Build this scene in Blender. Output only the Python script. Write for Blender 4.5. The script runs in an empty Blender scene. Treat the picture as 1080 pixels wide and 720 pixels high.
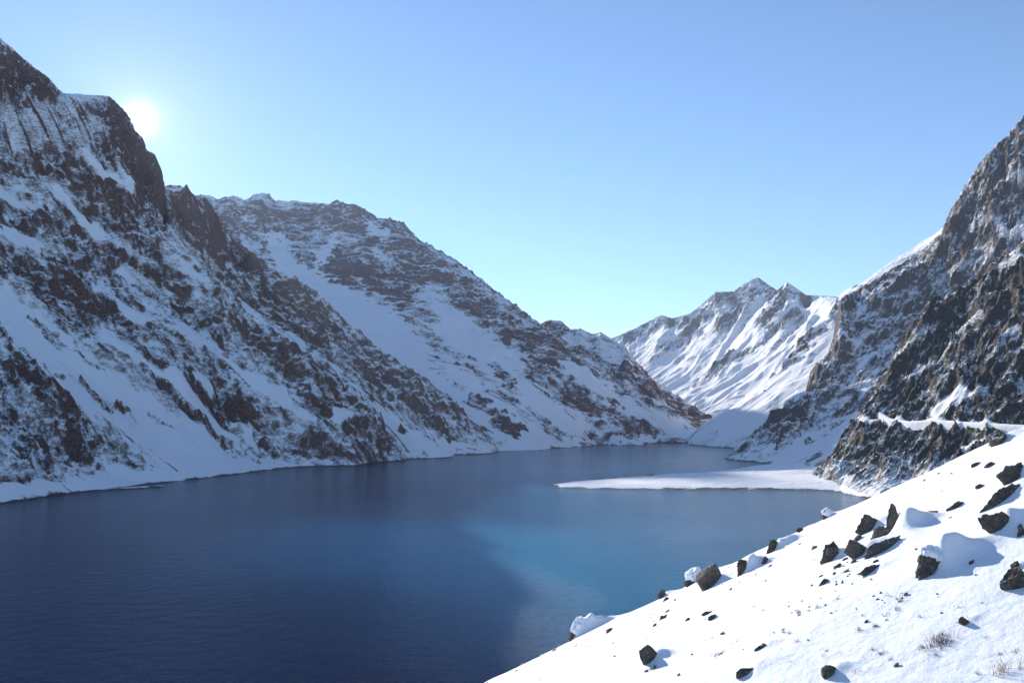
import bpy, math, random
import numpy as np
f32 = np.float32
C = bpy.context.scene.collection
# ------------------------------------------------------------------ camera frame (used to survey points of the place)
F = 900.0; YH = 438.0; H = 110.0
PITCH = math.atan((YH-360.0)/F)
CP, SP = math.cos(PITCH), math.sin(PITCH)
def P(px, py, Y):
    u = (px-540)/F; v = (360-py)/F
    dy = CP-v*SP; dz = SP+v*CP
    t = Y/dy
    return (u*t, Y, H+dz*t)
def W(px, py):
    v = (360-py)/F
    dy = CP-v*SP; dz = SP+v*CP
    return P(px, py, -H/dz*dy)
def proj(x, y, z):
    zc = z-H
    d = np.maximum(y*CP+zc*SP, 1e-3)
    return 540+F*x/d, 360-F*(-y*SP+zc*CP)/d

# ------------------------------------------------------------------ noise
def _tab(seed):
    r = np.random.RandomState(seed)
    a = r.rand(256).astype(f32)*2*np.pi
    return r.permutation(256).astype(np.int32), np.cos(a), np.sin(a)
_T = {}
def perlin(x, y, seed=0):
    if seed not in _T: _T[seed] = _tab(seed)
    pm, gx, gy = _T[seed]
    xi = np.floor(x).astype(np.int32); yi = np.floor(y).astype(np.int32)
    xf = (x-xi).astype(f32); yf = (y-yi).astype(f32)
    u = xf*xf*xf*(xf*(xf*6-15)+10); v = yf*yf*yf*(yf*(yf*6-15)+10)
    a0 = pm[xi & 255]; a1 = pm[(xi+1) & 255]
    def g(a, yy, dx, dy):
        h = pm[(a+yy) & 255]
        return gx[h]*dx+gy[h]*dy
    n00 = g(a0, yi, xf, yf); n10 = g(a1, yi, xf-1, yf)
    n01 = g(a0, yi+1, xf, yf-1); n11 = g(a1, yi+1, xf-1, yf-1)
    a = n00+(n10-n00)*u; b = n01+(n11-n01)*u
    return (a+(b-a)*v)*1.5
def fbm(x, y, wl, octs, seed=0, gain=.5):
    s = 0; a = 1.0; t = 0
    for k in range(octs):
        s = s+a*perlin(x/wl+k*17.3, y/wl-k*9.1, seed+k); t += a
        a *= gain; wl *= .49
    return s/t
def ridged(x, y, wl, octs, seed=0, gain=.5):
    s = 0; a = 1.0; t = 0; w = 1.0
    for k in range(octs):
        n = 1-np.abs(perlin(x/wl+k*31.7, y/wl+k*5.9, seed+k))*1.6
        n = np.clip(n, 0, 1)**2
        s = s+a*n*w; t += a
        w = np.clip(n*1.6, .25, 1)
        a *= gain; wl *= .49
    return s/t-.42
def sstep(a, b, x):
    t = np.clip((x-a)/(b-a), 0, 1)
    return t*t*(3-2*t)

# ------------------------------------------------------------------ smooth surface through surveyed points
def densify(line, step):
    out = []
    for a, b in zip(line[:-1], line[1:]):
        a = np.array(a); b = np.array(b)
        n = max(1, int(np.linalg.norm((b-a)[:2])/step))
        for k in range(n): out.append(a+(b-a)*k/n)
    out.append(np.array(line[-1]))
    return out
class Surf:
    def __init__(s, lines, pts, step=120, c=40, lam=.3):
        q = []
        for l in lines: q += densify(l, step)
        q += [np.array(p) for p in pts]
        q = np.array(q, float)
        # drop near duplicates
        keep = []
        for p in q:
            if all(np.hypot(*(p[:2]-k[:2])) > step*.3 for k in keep): keep.append(p)
        q = np.array(keep)
        s.sc = 1000.0; s.c = c/s.sc
        s.xy = q[:, :2]/s.sc
        d = np.sqrt(((s.xy[:, None]-s.xy[None])**2).sum(-1)+s.c**2)
        n = len(q)
        A = np.zeros((n+3, n+3)); A[:n, :n] = -d
        A[:n, :n] -= np.eye(n)*lam*1e-3
        A[:n, n] = 1; A[:n, n+1:] = s.xy; A[n, :n] = 1; A[n+1:, :n] = s.xy.T
        b = np.zeros(n+3); b[:n] = q[:, 2]
        s.w = np.linalg.solve(A, b)
    def __call__(s, x, y):
        xs = x.ravel()/s.sc; ys = y.ravel()/s.sc
        out = np.empty(len(xs)); n = len(s.xy)
        for i in range(0, len(xs), 40000):
            X = xs[i:i+40000].astype(f32); Y = ys[i:i+40000].astype(f32)
            d = np.sqrt((X[:, None]-s.xy[None, :, 0].astype(f32))**2+(Y[:, None]-s.xy[None, :, 1].astype(f32))**2+f32(s.c**2))
            out[i:i+40000] = -(d.astype(np.float64)@s.w[:n])+s.w[n]+s.w[n+1]*X+s.w[n+2]*Y
        return out.reshape(x.shape)

def polydist(px, py, line):
    d = np.full(px.shape, 1e9, f32)
    if len(line) == 1: return np.hypot(px-line[0][0], py-line[0][1])
    for (ax, ay), (bx, by) in zip(line[:-1], line[1:]):
        vx, vy = bx-ax, by-ay
        t = np.clip(((px-ax)*vx+(py-ay)*vy)/(vx*vx+vy*vy+1e-9), 0, 1)
        d = np.minimum(d, np.hypot(px-ax-t*vx, py-ay-t*vy))
    return d

def grid_mesh(name, X, Y, Z, mat, attrs=None, smooth=True, keep=None):
    nr, nc = X.shape
    co = np.stack([X, Y, Z], -1).reshape(-1, 3).astype(f32)
    idx = np.arange(nr*nc).reshape(nr, nc)
    q = np.stack([idx[:-1, :-1], idx[:-1, 1:], idx[1:, 1:], idx[1:, :-1]], -1).reshape(-1, 4)
    if keep is not None:
        kf = keep.ravel()
        q = q[kf[q].any(1)]
        used = np.zeros(nr*nc, bool); used[q.ravel()] = True
        mp = np.cumsum(used)-1
        co = co[used]; q = mp[q]
    else: used = np.ones(nr*nc, bool)
    me = bpy.data.meshes.new(name)
    me.vertices.add(len(co)); me.vertices.foreach_set('co', co.ravel())
    me.loops.add(q.size); me.loops.foreach_set('vertex_index', q.ravel().astype(np.int32))
    me.polygons.add(len(q)); me.polygons.foreach_set('loop_start', np.arange(0, q.size, 4, dtype=np.int32))
    me.update(calc_edges=True)
    me.polygons.foreach_set('use_smooth', np.full(len(q), smooth))
    for k, v in (attrs or {}).items():
        at = me.attributes.new(k, 'FLOAT', 'POINT')
        at.data.foreach_set('value', v.ravel()[used].astype(f32))
    me.materials.append(mat)
    o = bpy.data.objects.new(name, me); C.objects.link(o)
    return o
def structure(o): o['kind'] = 'structure'; return o

# ------------------------------------------------------------------ materials
def newmat(name):
    m = bpy.data.materials.new(name); m.use_nodes = True
    nt = m.node_tree; nt.nodes.clear()
    out = nt.nodes.new('ShaderNodeOutputMaterial'); b = nt.nodes.new('ShaderNodeBsdfPrincipled')
    nt.links.new(b.outputs[0], out.inputs[0])
    return m, nt, b
def N(nt, t, **kw):
    n = nt.nodes.new(t)
    for k, v in kw.items():
        if k.startswith('i_'): n.inputs[int(k[2:])].default_value = v
        else: setattr(n, k, v)
    return n
def noise(nt, vec, scale, detail=6, rough=.6, dim='3D'):
    n = nt.nodes.new('ShaderNodeTexNoise'); n.noise_dimensions = dim
    n.inputs['Scale'].default_value = scale; n.inputs['Detail'].default_value = detail; n.inputs['Roughness'].default_value = rough
    nt.links.new(vec, n.inputs['Vector']); return n.outputs['Fac']
def math_(nt, op, a, b=None, c=None, clamp=False):
    n = nt.nodes.new('ShaderNodeMath'); n.operation = op; n.use_clamp = clamp
    for i, v in enumerate((a, b, c)):
        if v is None: continue
        if isinstance(v, (int, float)): n.inputs[i].default_value = v
        else: nt.links.new(v, n.inputs[i])
    return n.outputs[0]
def ramp(nt, fac, a, b, ca, cb):
    n = nt.nodes.new('ShaderNodeValToRGB'); e = n.color_ramp.elements
    e[0].position = a; e[0].color = (*ca, 1); e[1].position = b; e[1].color = (*cb, 1)
    nt.links.new(fac, n.inputs[0]); return n.outputs[0]
def mixc(nt, fac, a, b):
    n = nt.nodes.new('ShaderNodeMix'); n.data_type = 'RGBA'
    if isinstance(fac, (int, float)): n.inputs[0].default_value = fac
    else: nt.links.new(fac, n.inputs[0])
    for i, v in ((6, a), (7, b)):
        if isinstance(v, tuple): n.inputs[i].default_value = (*v, 1)
        else: nt.links.new(v, n.inputs[i])
    return n.outputs[2]
def mountain_mat(name, rock_a, rock_b, rock_c, det, snowc=(.96, .945, .94), edge=.11, bump=1.0):
    """snow held in the vertex attribute 'snow', its edge broken up by fine noise; rock varies in hue"""
    m, nt, b = newmat(name)
    tc = nt.nodes.new('ShaderNodeNewGeometry'); pos = tc.outputs['Position']
    at = nt.nodes.new('ShaderNodeAttribute'); at.attribute_name = 'snow'
    n1 = noise(nt, pos, 1/(det*.8), 6, .7); n2 = noise(nt, pos, 1/(det*5), 6, .65)
    big = noise(nt, pos, 1/(det*40), 6, .6); med = noise(nt, pos, 1/(det*2.2), 8, .7)
    blk = nt.nodes.new('ShaderNodeTexVoronoi'); blk.inputs['Scale'].default_value = 1/(det*3.2); nt.links.new(pos, blk.inputs['Vector'])
    rough3 = math_(nt, 'MULTIPLY_ADD', blk.outputs['Distance'], .55, math_(nt, 'MULTIPLY_ADD', med, 1.0, math_(nt, 'MULTIPLY', n2, 2.2)))
    lb = nt.nodes.new('ShaderNodeBump'); lb.inputs['Distance'].default_value = det*3.4; lb.inputs['Strength'].default_value = 1.0
    nt.links.new(rough3, lb.inputs['Height'])
    s1 = nt.nodes.new('ShaderNodeSeparateXYZ'); nt.links.new(lb.outputs[0], s1.inputs[0])
    s2_ = nt.nodes.new('ShaderNodeSeparateXYZ'); nt.links.new(tc.outputs['Normal'], s2_.inputs[0])
    ledge = math_(nt, 'SUBTRACT', s1.outputs[2], s2_.outputs[2])
    sn = at.outputs['Fac']
    calm = nt.nodes.new('ShaderNodeMapRange'); calm.inputs[1].default_value = .9; calm.inputs[2].default_value = 1.5; calm.inputs[3].default_value = 1; calm.inputs[4].default_value = .35; nt.links.new(sn, calm.inputs[0])
    j = math_(nt, 'MULTIPLY_ADD', math_(nt, 'SUBTRACT', n1, .5), 1.35, math_(nt, 'MULTIPLY_ADD', math_(nt, 'SUBTRACT', n2, .5), 1.0, math_(nt, 'MULTIPLY_ADD', ledge, .55, .05)))
    j = math_(nt, 'MULTIPLY_ADD', j, calm.outputs[0], sn)
    mr = nt.nodes.new('ShaderNodeMapRange'); mr.interpolation_type = 'SMOOTHSTEP'
    mr.inputs[1].default_value = .5-edge; mr.inputs[2].default_value = .5+edge; nt.links.new(j, mr.inputs[0])
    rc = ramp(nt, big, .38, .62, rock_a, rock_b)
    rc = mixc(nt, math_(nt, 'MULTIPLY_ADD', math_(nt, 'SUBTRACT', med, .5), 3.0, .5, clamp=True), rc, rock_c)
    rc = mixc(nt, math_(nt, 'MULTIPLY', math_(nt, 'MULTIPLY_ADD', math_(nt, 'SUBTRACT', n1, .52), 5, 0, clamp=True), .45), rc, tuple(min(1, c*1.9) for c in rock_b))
    col = mixc(nt, mr.outputs[0], rc, snowc)
    nt.links.new(col, b.inputs['Base Color'])
    b.inputs['Roughness'].default_value = .85; b.inputs['Specular IOR Level'].default_value = .2
    bp = nt.nodes.new('ShaderNodeBump'); bp.inputs['Distance'].default_value = det*2.2*bump
    st = math_(nt, 'MULTIPLY_ADD', mr.outputs[0], -.85, 1.0)
    nt.links.new(st, bp.inputs['Strength'])
    nt.links.new(rough3, bp.inputs['Height']); nt.links.new(bp.outputs[0], b.inputs['Normal'])
    return m

# ------------------------------------------------------------------ landforms
def landform(name, surf, mat, pxr, dpx, Yr, ky, fall, strokes, base=.6, rock_amp=1.0, seed=1, zmin=-6,
             snowbias=0.0, big=1.0, wl0=320, warp=6.0, snowline=None, flat=None, slope0=.80, cov=-.02, sil=None, jag=1.0):
    """surf: smooth surface; fall: downslope direction (x,y) used to draw gullies and ribs;
       strokes: (target rockiness, half width, polyline) as seen in the survey photograph"""
    us = np.arange(pxr[0], pxr[1]+dpx, dpx)
    n = int(math.log(Yr[1]/Yr[0])/ky)
    ys = Yr[0]*np.exp(np.arange(n+1)*ky)
    U, Y = np.meshgrid((us-540)/F, ys)
    X = U*Y
    Z0 = surf(X, Y)
    px, py = proj(X, Y, Z0)
    wx = fbm(X, Y, 60, 3, seed+50); wy = fbm(X, Y, 60, 3, seed+60)
    px2 = px+wx*warp*2.2; py2 = py+wy*warp*2.2
    R = np.full(X.shape, base, f32)
    for tgt, w, line in strokes:
        d = polydist(px2, py2, line)
        k = 1-sstep(w*.55, w*1.35, d)
        R = R+(tgt-R)*k
    fx, fy = fall; L = math.hypot(fx, fy); fx /= L; fy /= L
    # coordinates along and across the fall line, gently warped
    wxx = fbm(X, Y, 420, 3, seed+70)*90; wyy = fbm(X, Y, 420, 3, seed+80)*90
    dn = (X+wxx)*fx+(Y+wyy)*fy; ac = -(X+wxx)*fy+(Y+wyy)*fx
    Rn = np.clip(R+.42*fbm(ac*1.0, dn*.35, 90, 4, seed+90)*sstep(0, .3, R)*sstep(1.3, .7, R), 0, 1)
    rk = sstep(.25, .75, Rn)
    # large ribs running down the slope, crags, blocks
    sl_ = .5*dn-.9*Z0                       # distance down the slope, so that steep walls are not smeared
    rib = ridged(ac, sl_*.45, wl0*.55, 3, seed+1)
    crag = ridged(ac*1.1+.2*sl_, sl_*.55-.32*ac, wl0*.22, 7, seed+10, .60)
    strata = fbm(ac*.35+dn*.1, Z0*1.3+dn*.2+ac*.12, 46, 5, seed+20, .6)
    small = fbm(ac, sl_*.9, 22, 3, seed+30, .6)
    hgt = np.clip(Z0/60, .0, 1)
    if flat is not None: hgt = hgt*flat(X, Y, Z0)
    fade = .15+.85*hgt
    D = big*34*rib*(.35+.65*rk)*fade
    D = D+rock_amp*(30*crag*rk+13*strata*rk+5*small*rk)*fade
    D = D+(fbm(ac, dn*.22, 26, 4, seed+40)*2.4+fbm(X, Y, 90, 3, seed+41)*5)*(1-rk)*fade
    Z = Z0+D
    if sil is not None:
        # bring the skyline of this landform to its surveyed line, with broken teeth on it
        sx = np.array([p[0] for p in sil], float); sy = np.array([p[1] for p in sil], float)
        row0 = np.argmin(py, axis=0).astype(float)
        kk = np.ones(9)/9; row0 = np.convolve(np.pad(row0, 4, mode='edge'), kk, 'valid')
        yc = np.interp(row0, np.arange(len(ys)), ys)
        w = np.exp(-((Y-yc[None])/(yc[None]*.065))**2)
        inr = sstep(sx[0]-22, sx[0]+4, us)*(1-sstep(sx[-1]-2, sx[-1]+10, us))
        want = np.interp(us, sx, sy)
        o0 = us*0+3.3
        teeth = -jag*(2.2*ridged(us.astype(f32), o0.astype(f32), 13.0, 3, seed+7, .6)+1.2*fbm(us.astype(f32), o0.astype(f32), 3.5, 2, seed+8))
        for _ in range(3):
            _, pz = proj(X, Y, Z)
            m = np.where(w > .08, pz, 1e6).min(0)
            dpy = (want+teeth-m)*inr
            Z = Z-w*(dpy[None]*Y/F)
    # slope and hollowness of the finished surface
    def grad(Z):
        dYr = np.gradient(ys)[:, None]
        dZr = np.gradient(Z, axis=0); dZc = np.gradient(Z, axis=1)
        dXc = ys[:, None]*dpx/F
        zx = dZc/dXc
        zy = (dZr-zx*(U*dYr))/dYr
        return zx, zy
    zx, zy = grad(Z)
    nz = 1/np.sqrt(1+zx*zx+zy*zy)
    Zs = Z.copy()
    for _ in range(3):
        Zs[1:-1, 1:-1] = (Zs[:-2, 1:-1]+Zs[2:, 1:-1]+Zs[1:-1, :-2]+Zs[1:-1, 2:]+2*Zs[1:-1, 1:-1])/6
    hollow = (Zs-Z)/(ys[:, None]*.0012)
    med = np.median(nz[(rk > .6) & (Z > 5)]) if ((rk > .6) & (Z > 5)).sum() > 100 else .7
    sr = .5+cov+(nz-med)*2.2+np.clip(hollow, -1, 1)*.10+(.85-Rn)*1.2
    ss = 1.05+(nz-slope0)*1.2+(.3-Rn)*1.3
    snow = ss+(sr-ss)*rk+snowbias
    q = .45+.55*rk
    snow = snow+q*(.75*fbm(ac+.3*sl_, sl_*.4, 20*wl0/320, 5, seed+45, .6)+.70*fbm(ac, sl_*.16, 10*wl0/320, 3, seed+47, .65)+.55*fbm(ac*.6, sl_*.5, 85*wl0/320, 4, seed+46))
    snow = snow+(1-sstep(.02, .25, Rn))*.7
    runs = sstep(.15, .5, fbm(ac, dn*.07, 11*wl0/320, 3, seed+48))*sstep(-.1, .4, fbm(X, Y, 200, 3, seed+49)+.1)
    snow = snow-runs*(1-rk)*1.35*sstep(.0, .05, Rn)
    if snowline is not None: snow = snow+snowline(X, Y, Z)
    snow = np.clip(snow, -1, 2)
    snow = snow-1.6*(1-sstep(.4, 2.6, Z+1.5*fbm(X, Y, 22, 3, seed+52)))*(Z > -5)
    # a little overhang and blockiness: push the rock sideways along its own normal
    amt = (ridged(X+Z*.6, Y+Z*.8, 34, 3, seed+95)*7*rk*fade*rock_amp)
    X = X+zx*-nz*amt; Yo = Y+zy*-nz*amt
    keep = Z > zmin
    return structure(grid_mesh(name, X, Yo, Z, mat, {'snow': snow}, keep=keep))

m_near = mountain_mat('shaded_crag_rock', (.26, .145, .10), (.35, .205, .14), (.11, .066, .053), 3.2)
m_mid = mountain_mat('reddish_crag_rock', (.28, .16, .135), (.36, .21, .17), (.125, .076, .07), 4.8)
m_far = mountain_mat('far_peak_rock', (.22, .18, .165), (.26, .21, .18), (.13, .11, .11), 12.0)
m_right = mountain_mat('grey_brown_rock', (.17, .135, .12), (.24, .19, .16), (.065, .054, .052), 3.2)
m_crag = mountain_mat('dark_volcanic_rock', (.095, .083, .072), (.16, .138, .112), (.036, .032, .031), 1.9)

def lift_(p, z): return (p[0], p[1], z)
def PL(*a): return [P(*p) for p in a]
# near mountain on the left shore
crest = PL((-420, -200, 1700), (-260, -150, 1900), (-120, -40, 2150), (0, 55, 2300), (50, 97, 2400), (78, 101, 2450), (103, 102, 2500), (125, 122, 2490), (142, 150, 2470), (158, 164, 2455), (165, 185, 2440), (167, 205, 2420))
spur = PL((167, 205, 2420), (190, 250, 2330), (218, 290, 2250), (260, 325, 2200), (310, 362, 2150), (350, 398, 2100), (392, 437, 2080))+[W(425, 482)]
shore = [W(-420, 640), W(-150, 560), W(0, 531), W(60, 522), W(120, 516), W(150, 511.5), W(180, 508), W(215, 504), W(280, 496), W(330, 492), W(370, 491), W(425, 484)]
def below(l, dx, dy, dz): return [(p[0]+dx, p[1]+dy, dz) for p in l]
def back(l, dx, dy, dz): return [(p[0]+dx, p[1]+dy, p[2]+dz) for p in l]
s1 = Surf([crest, spur, shore, below(shore, 130, -110, -45), back(crest, -250, 450, -260), back(spur[1:-1], 60, 330, -230)],
          PL((0, 300, 1660), (100, 300, 1930), (200, 400, 1800), (-150, 300, 1400), (60, 420, 1420), (140, 440, 1600), (220, 440, 1800), (20, 480, 1190), (100, 490, 1380), (-200, 430, 1150),
             (0, 170, 2060), (90, 190, 2230), (150, 290, 2130), (230, 350, 2090), (290, 430, 1930), (350, 450, 1960), (170, 488, 1480), (-250, 100, 1560)), step=140)
S1 = [(.35, 26, [(0, 140), (60, 128), (110, 118)]), (.95, 11, [(0, 70), (25, 85), (48, 100)]), (.9, 9, [(0, 100), (20, 115)]),
      (.97, 15, [(104, 115), (128, 142), (145, 168), (157, 215)]), (.88, 16, [(70, 178), (120, 220), (165, 240)]), (.15, 7, [(83, 165), (110, 178), (137, 197)]),
      (.15, 13, [(0, 208), (22, 214), (42, 222)]), (.12, 8, [(0, 245), (25, 250), (52, 262)]), (.9, 9, [(20, 176), (62, 182)]), (.92, 14, [(0, 228), (50, 238), (90, 250)]),
      (.95, 15, [(60, 260), (120, 280), (185, 300)]), (.2, 6, [(60, 205), (110, 250), (160, 275)]), (.25, 6, [(130, 285), (180, 310), (240, 345)]),
      (.9, 14, [(0, 285), (40, 278), (90, 290)]), (.95, 15, [(52, 308), (85, 316), (120, 332)]), (.12, 6, [(105, 300), (128, 318), (150, 338)]),
      (.04, 27, [(-60, 290), (0, 330), (50, 370), (108, 415), (180, 455), (215, 480)]), (.05, 16, [(120, 350), (180, 400), (245, 460), (262, 482)]),
      (.6, 2.5, [(32, 338), (70, 366), (108, 395)]), (.8, 3.5, [(87, 410), (112, 424), (140, 440)]), (.55, 2.5, [(48, 386), (75, 402)]), (.55, 2.5, [(150, 432), (180, 452)]),
      (.95, 6, [(0, 345), (25, 385), (52, 412), (72, 440), (82, 468)]), (.75, 17, [(-40, 380), (0, 420), (35, 455)]), (.85, 8, [(0, 400), (22, 420)]),
      (.88, 11, [(120, 340), (150, 360), (188, 381), (231, 424)]), (.8, 7, [(231, 424), (262, 462), (272, 480)]), (.75, 6, [(150, 385), (200, 430), (250, 478)]),
      (.1, 5, [(205, 392), (240, 430), (276, 478)]), (.25, 7, [(190, 345), (240, 380), (300, 420), (330, 445)]), (.95, 10, [(190, 325), (230, 345)]),
      (.95, 13, [(285, 478), (330, 470), (372, 482)]), (.95, 10, [(330, 402), (352, 425)]), (.08, 6, [(352, 437), (375, 440), (392, 450)]), (.85, 10, [(380, 440), (420, 475)]),
      (.9, 12, [(240, 330), (300, 372), (340, 405)]), (.9, 14, [(240, 420), (290, 450)]),
      (.12, 9, [(-60, 520), (0, 518), (90, 508), (175, 500)]), (.35, 3, [(0, 500), (60, 492), (120, 486)]), (.02, 4, [(175, 505), (240, 496), (284, 488)])]
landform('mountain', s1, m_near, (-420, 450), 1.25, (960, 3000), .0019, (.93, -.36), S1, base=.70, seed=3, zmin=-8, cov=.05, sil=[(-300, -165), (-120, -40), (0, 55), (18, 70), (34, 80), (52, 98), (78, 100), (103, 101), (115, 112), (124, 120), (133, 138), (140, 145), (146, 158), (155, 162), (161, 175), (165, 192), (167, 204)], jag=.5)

# low gravel spit reaching into the lake from the left shore
cl = [lift_(W(20, 523), 3), lift_(W(60, 520), 2.6), lift_(W(110, 516.5), 2.2), lift_(W(150, 514), 1.9), lift_(W(172, 512.8), 1.2)]
s0 = Surf([cl, [(p[0]+6, p[1]-26, -4) for p in cl], [(p[0]-6, p[1]+30, -4) for p in cl], [lift_(W(180, 513.4), -3), lift_(W(180, 511.6), -3)]], [], step=14, c=6, lam=.1)
landform('spit', s0, m_near, (8, 186), .8, (1090, 1440), .001, (.93, -.36), [(.5, 1.2, [(20, 524), (90, 519), (170, 514)])], base=.12, seed=15, zmin=-3, rock_amp=.06, big=.03, wl0=50, warp=2, snowbias=.1)

# second spur, running down behind the near mountain
crest = PL((60, 240, 2700), (130, 214, 2600), (168, 205, 2540), (185, 204, 2520), (203, 208, 2560), (222, 224, 3200), (240, 252, 3020), (265, 268, 2880), (290, 282, 2800), (330, 308, 2750), (365, 345, 2710), (400, 368, 2680), (440, 395, 2640), (480, 430, 2600), (506, 462, 2560))+[W(522, 477)]
shore = [W(330, 489), W(380, 487), W(432, 484), W(480, 480), W(522, 477)]
s2 = Surf([crest, shore, below(shore, 120, -150, -45), back(crest[1:-2], 150, 300, -190)],
          PL((300, 350, 2450), (350, 392, 2350), (400, 432, 2280), (450, 466, 2270), (200, 300, 2460), (230, 270, 2650), (420, 412, 2480), (470, 455, 2450)), step=130)
S2 = [(.92, 17, [(180, 212), (222, 245), (270, 285)]), (.3, 5, [(215, 262), (232, 290)]), (.92, 14, [(262, 278), (300, 305), (345, 345)]), (.9, 10, [(350, 350), (385, 372), (430, 395)]), (.8, 15, [(400, 385), (440, 415), (480, 448), (505, 468)]),
      (.12, 11, [(300, 345), (330, 380), (378, 421), (430, 460), (470, 474)]), (.08, 6, [(290, 335), (320, 360)]), (.7, 3, [(340, 372), (378, 400), (420, 440), (460, 466)]),
      (.85, 9, [(235, 300), (290, 330), (330, 360)]), (.9, 8, [(378, 378), (410, 402), (440, 430), (480, 462)]), (.05, 3.5, [(430, 478), (480, 474), (520, 470)])]
landform('mountain', s2, m_near, (60, 540), 1.2, (2020, 3650), .0016, (.9, -.4), S2, base=.66, seed=21, zmin=-8, cov=.05, sil=[(168, 202), (178, 206), (186, 204), (200, 208), (210, 208), (218, 216), (222, 224)], jag=.25)

# the great ridge with the snow bowl
crest = PL((20, 190, 6851), (90, 205, 6961), (160, 214, 7072), (205, 222, 7735), (226, 226, 7735), (234, 217, 7735), (246, 218, 7735), (252, 222, 7735), (262, 211, 7735), (273, 208, 7735), (284, 216, 7735), (310, 219, 7679), (335, 220, 7569), (350, 214, 7403), (372, 215, 7237), (390, 226, 6685), (403, 231, 6574), (425, 235, 6409), (440, 254, 6243), (470, 268, 6022), (500, 288, 5674), (522, 306, 5406), (545, 322, 5139), (570, 341, 4873), (600, 362, 4653), (650, 388, 4347), (690, 412, 4068), (715, 432, 3850), (738, 452, 3600))+[W(765, 465)]
shore = [W(400, 485), W(470, 481), W(525, 476), (W(580, 473)), W(640, 469), W(700, 467), W(765, 465)]
s3 = Surf([crest, shore, below(shore, 100, -200, -40), back(crest, 100, 500, -480)],
          PL((300, 258, 5700), (320, 290, 5000), (350, 312, 4550), (400, 350, 3900), (430, 375, 3500), (400, 290, 4900), (450, 330, 4200), (480, 400, 3150), (520, 430, 2900), (600, 440, 3200), (560, 452, 2870),
             (650, 452, 3250), (380, 250, 5600), (260, 250, 5800), (550, 380, 3750), (500, 350, 4050), (620, 415, 3550), (450, 420, 2850), (240, 300, 4600), (300, 340, 3700), (460, 300, 4800), (700, 445, 3500)), step=150)
S3 = [(.85, 9, [(226, 224), (262, 216), (310, 226), (380, 222), (430, 240)]), (.75, 12, [(240, 240), (280, 240), (320, 240)]), (.9, 13, [(352, 228), (385, 240), (415, 255)]),
      (.97, 14, [(350, 276), (385, 283), (420, 300)]), (.95, 7, [(415, 300), (432, 314)]), (.95, 5, [(312, 272), (328, 274)]),
      (.0, 8, [(290, 252), (298, 270), (312, 285)]), (.0, 15, [(318, 292), (345, 312), (372, 325)]), (.0, 19, [(350, 318), (385, 335), (412, 348)]), (.0, 20, [(395, 350), (430, 372)]), (.03, 17, [(425, 365), (455, 400), (490, 425)]), (.06, 19, [(470, 395), (520, 440), (565, 468)]),
      (.0, 4, [(352, 252), (345, 264), (335, 280)]), (.2, 7, [(392, 238), (430, 262), (470, 290)]),
      (.82, 17, [(425, 262), (465, 300), (500, 325)]), (.84, 16, [(490, 310), (530, 345), (570, 382), (608, 412)]), (.75, 11, [(520, 320), (560, 350)]), (.35, 12, [(448, 310), (500, 348), (545, 385)]),
      (.12, 12, [(470, 345), (530, 395), (590, 440), (640, 462)]), (.85, 6, [(499, 424), (520, 436), (546, 452)]), (.8, 5, [(523, 386), (541, 407)]), (.9, 8, [(614, 412), (626, 430)]), (.7, 5, [(575, 450), (600, 460)]),
      (.7, 7, [(600, 368), (650, 400)]), (.15, 9, [(600, 385), (660, 425), (720, 455)]), (.75, 5, [(640, 428), (662, 440)]), (.8, 6, [(625, 458), (655, 466)]),
      (.85, 8, [(656, 392), (700, 418), (728, 440)]), (.08, 3.5, [(525, 472), (600, 468), (720, 462)]),
      (.6, 2, [(455, 385), (520, 435), (548, 465)]), (.5, 2, [(560, 400), (610, 440), (640, 452)]), (.5, 2, [(580, 415), (600, 428), (650, 455)])]
landform('mountain', s3, m_mid, (100, 790), 1.15, (2450, 8500), .0017, (.9, -.45), S3, base=.6, seed=33, zmin=-8, wl0=520, rock_amp=1.5, cov=.04, big=.7, sil=[(110, 232), (160, 228), (205, 226), (226, 226), (231, 217), (240, 214), (247, 217), (252, 225), (258, 219), (263, 209), (271, 205), (279, 208), (285, 217), (296, 216), (310, 218), (330, 220), (342, 218), (350, 213), (358, 215), (372, 214), (385, 222), (396, 230), (410, 230), (424, 233), (432, 243), (440, 252), (470, 268), (486, 277), (500, 288), (522, 306), (545, 322), (570, 341), (600, 362), (650, 388)], jag=1.5)

# ridge beyond, closing the valley on the left
crest = PL((500, 360, 6000), (545, 346, 6000), (568, 341, 6000), (580, 337, 6000), (592, 338, 6000), (602, 348, 5950), (612, 347, 5900), (626, 352, 5850), (640, 356, 5800), (654, 364, 5600), (668, 378, 5400), (692, 402, 5000), (725, 425, 4600), (755, 440, 4250))
foot = PL((600, 430, 3900), (700, 450, 3750), (780, 457, 3700))
s4 = Surf([crest, foot, back(crest, 150, 500, -250)], PL((620, 385, 5200), (680, 425, 4450), (590, 375, 5400), (660, 405, 4800)), step=200)
S4 = [(.85, 8, [(572, 343), (600, 352)]), (.75, 6, [(600, 365), (648, 390), (700, 420), (735, 440)]), (.3, 6, [(600, 355), (640, 372), (690, 405)])]
landform('mountain', s4, m_mid, (490, 790), 1.1, (3650, 7000), .0016, (.8, -.5), S4, base=.5, seed=41, zmin=-30, sil=[(568, 342), (580, 337), (592, 338), (602, 347), (612, 346), (626, 352), (634, 350), (646, 357), (655, 363)], jag=.5)

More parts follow.
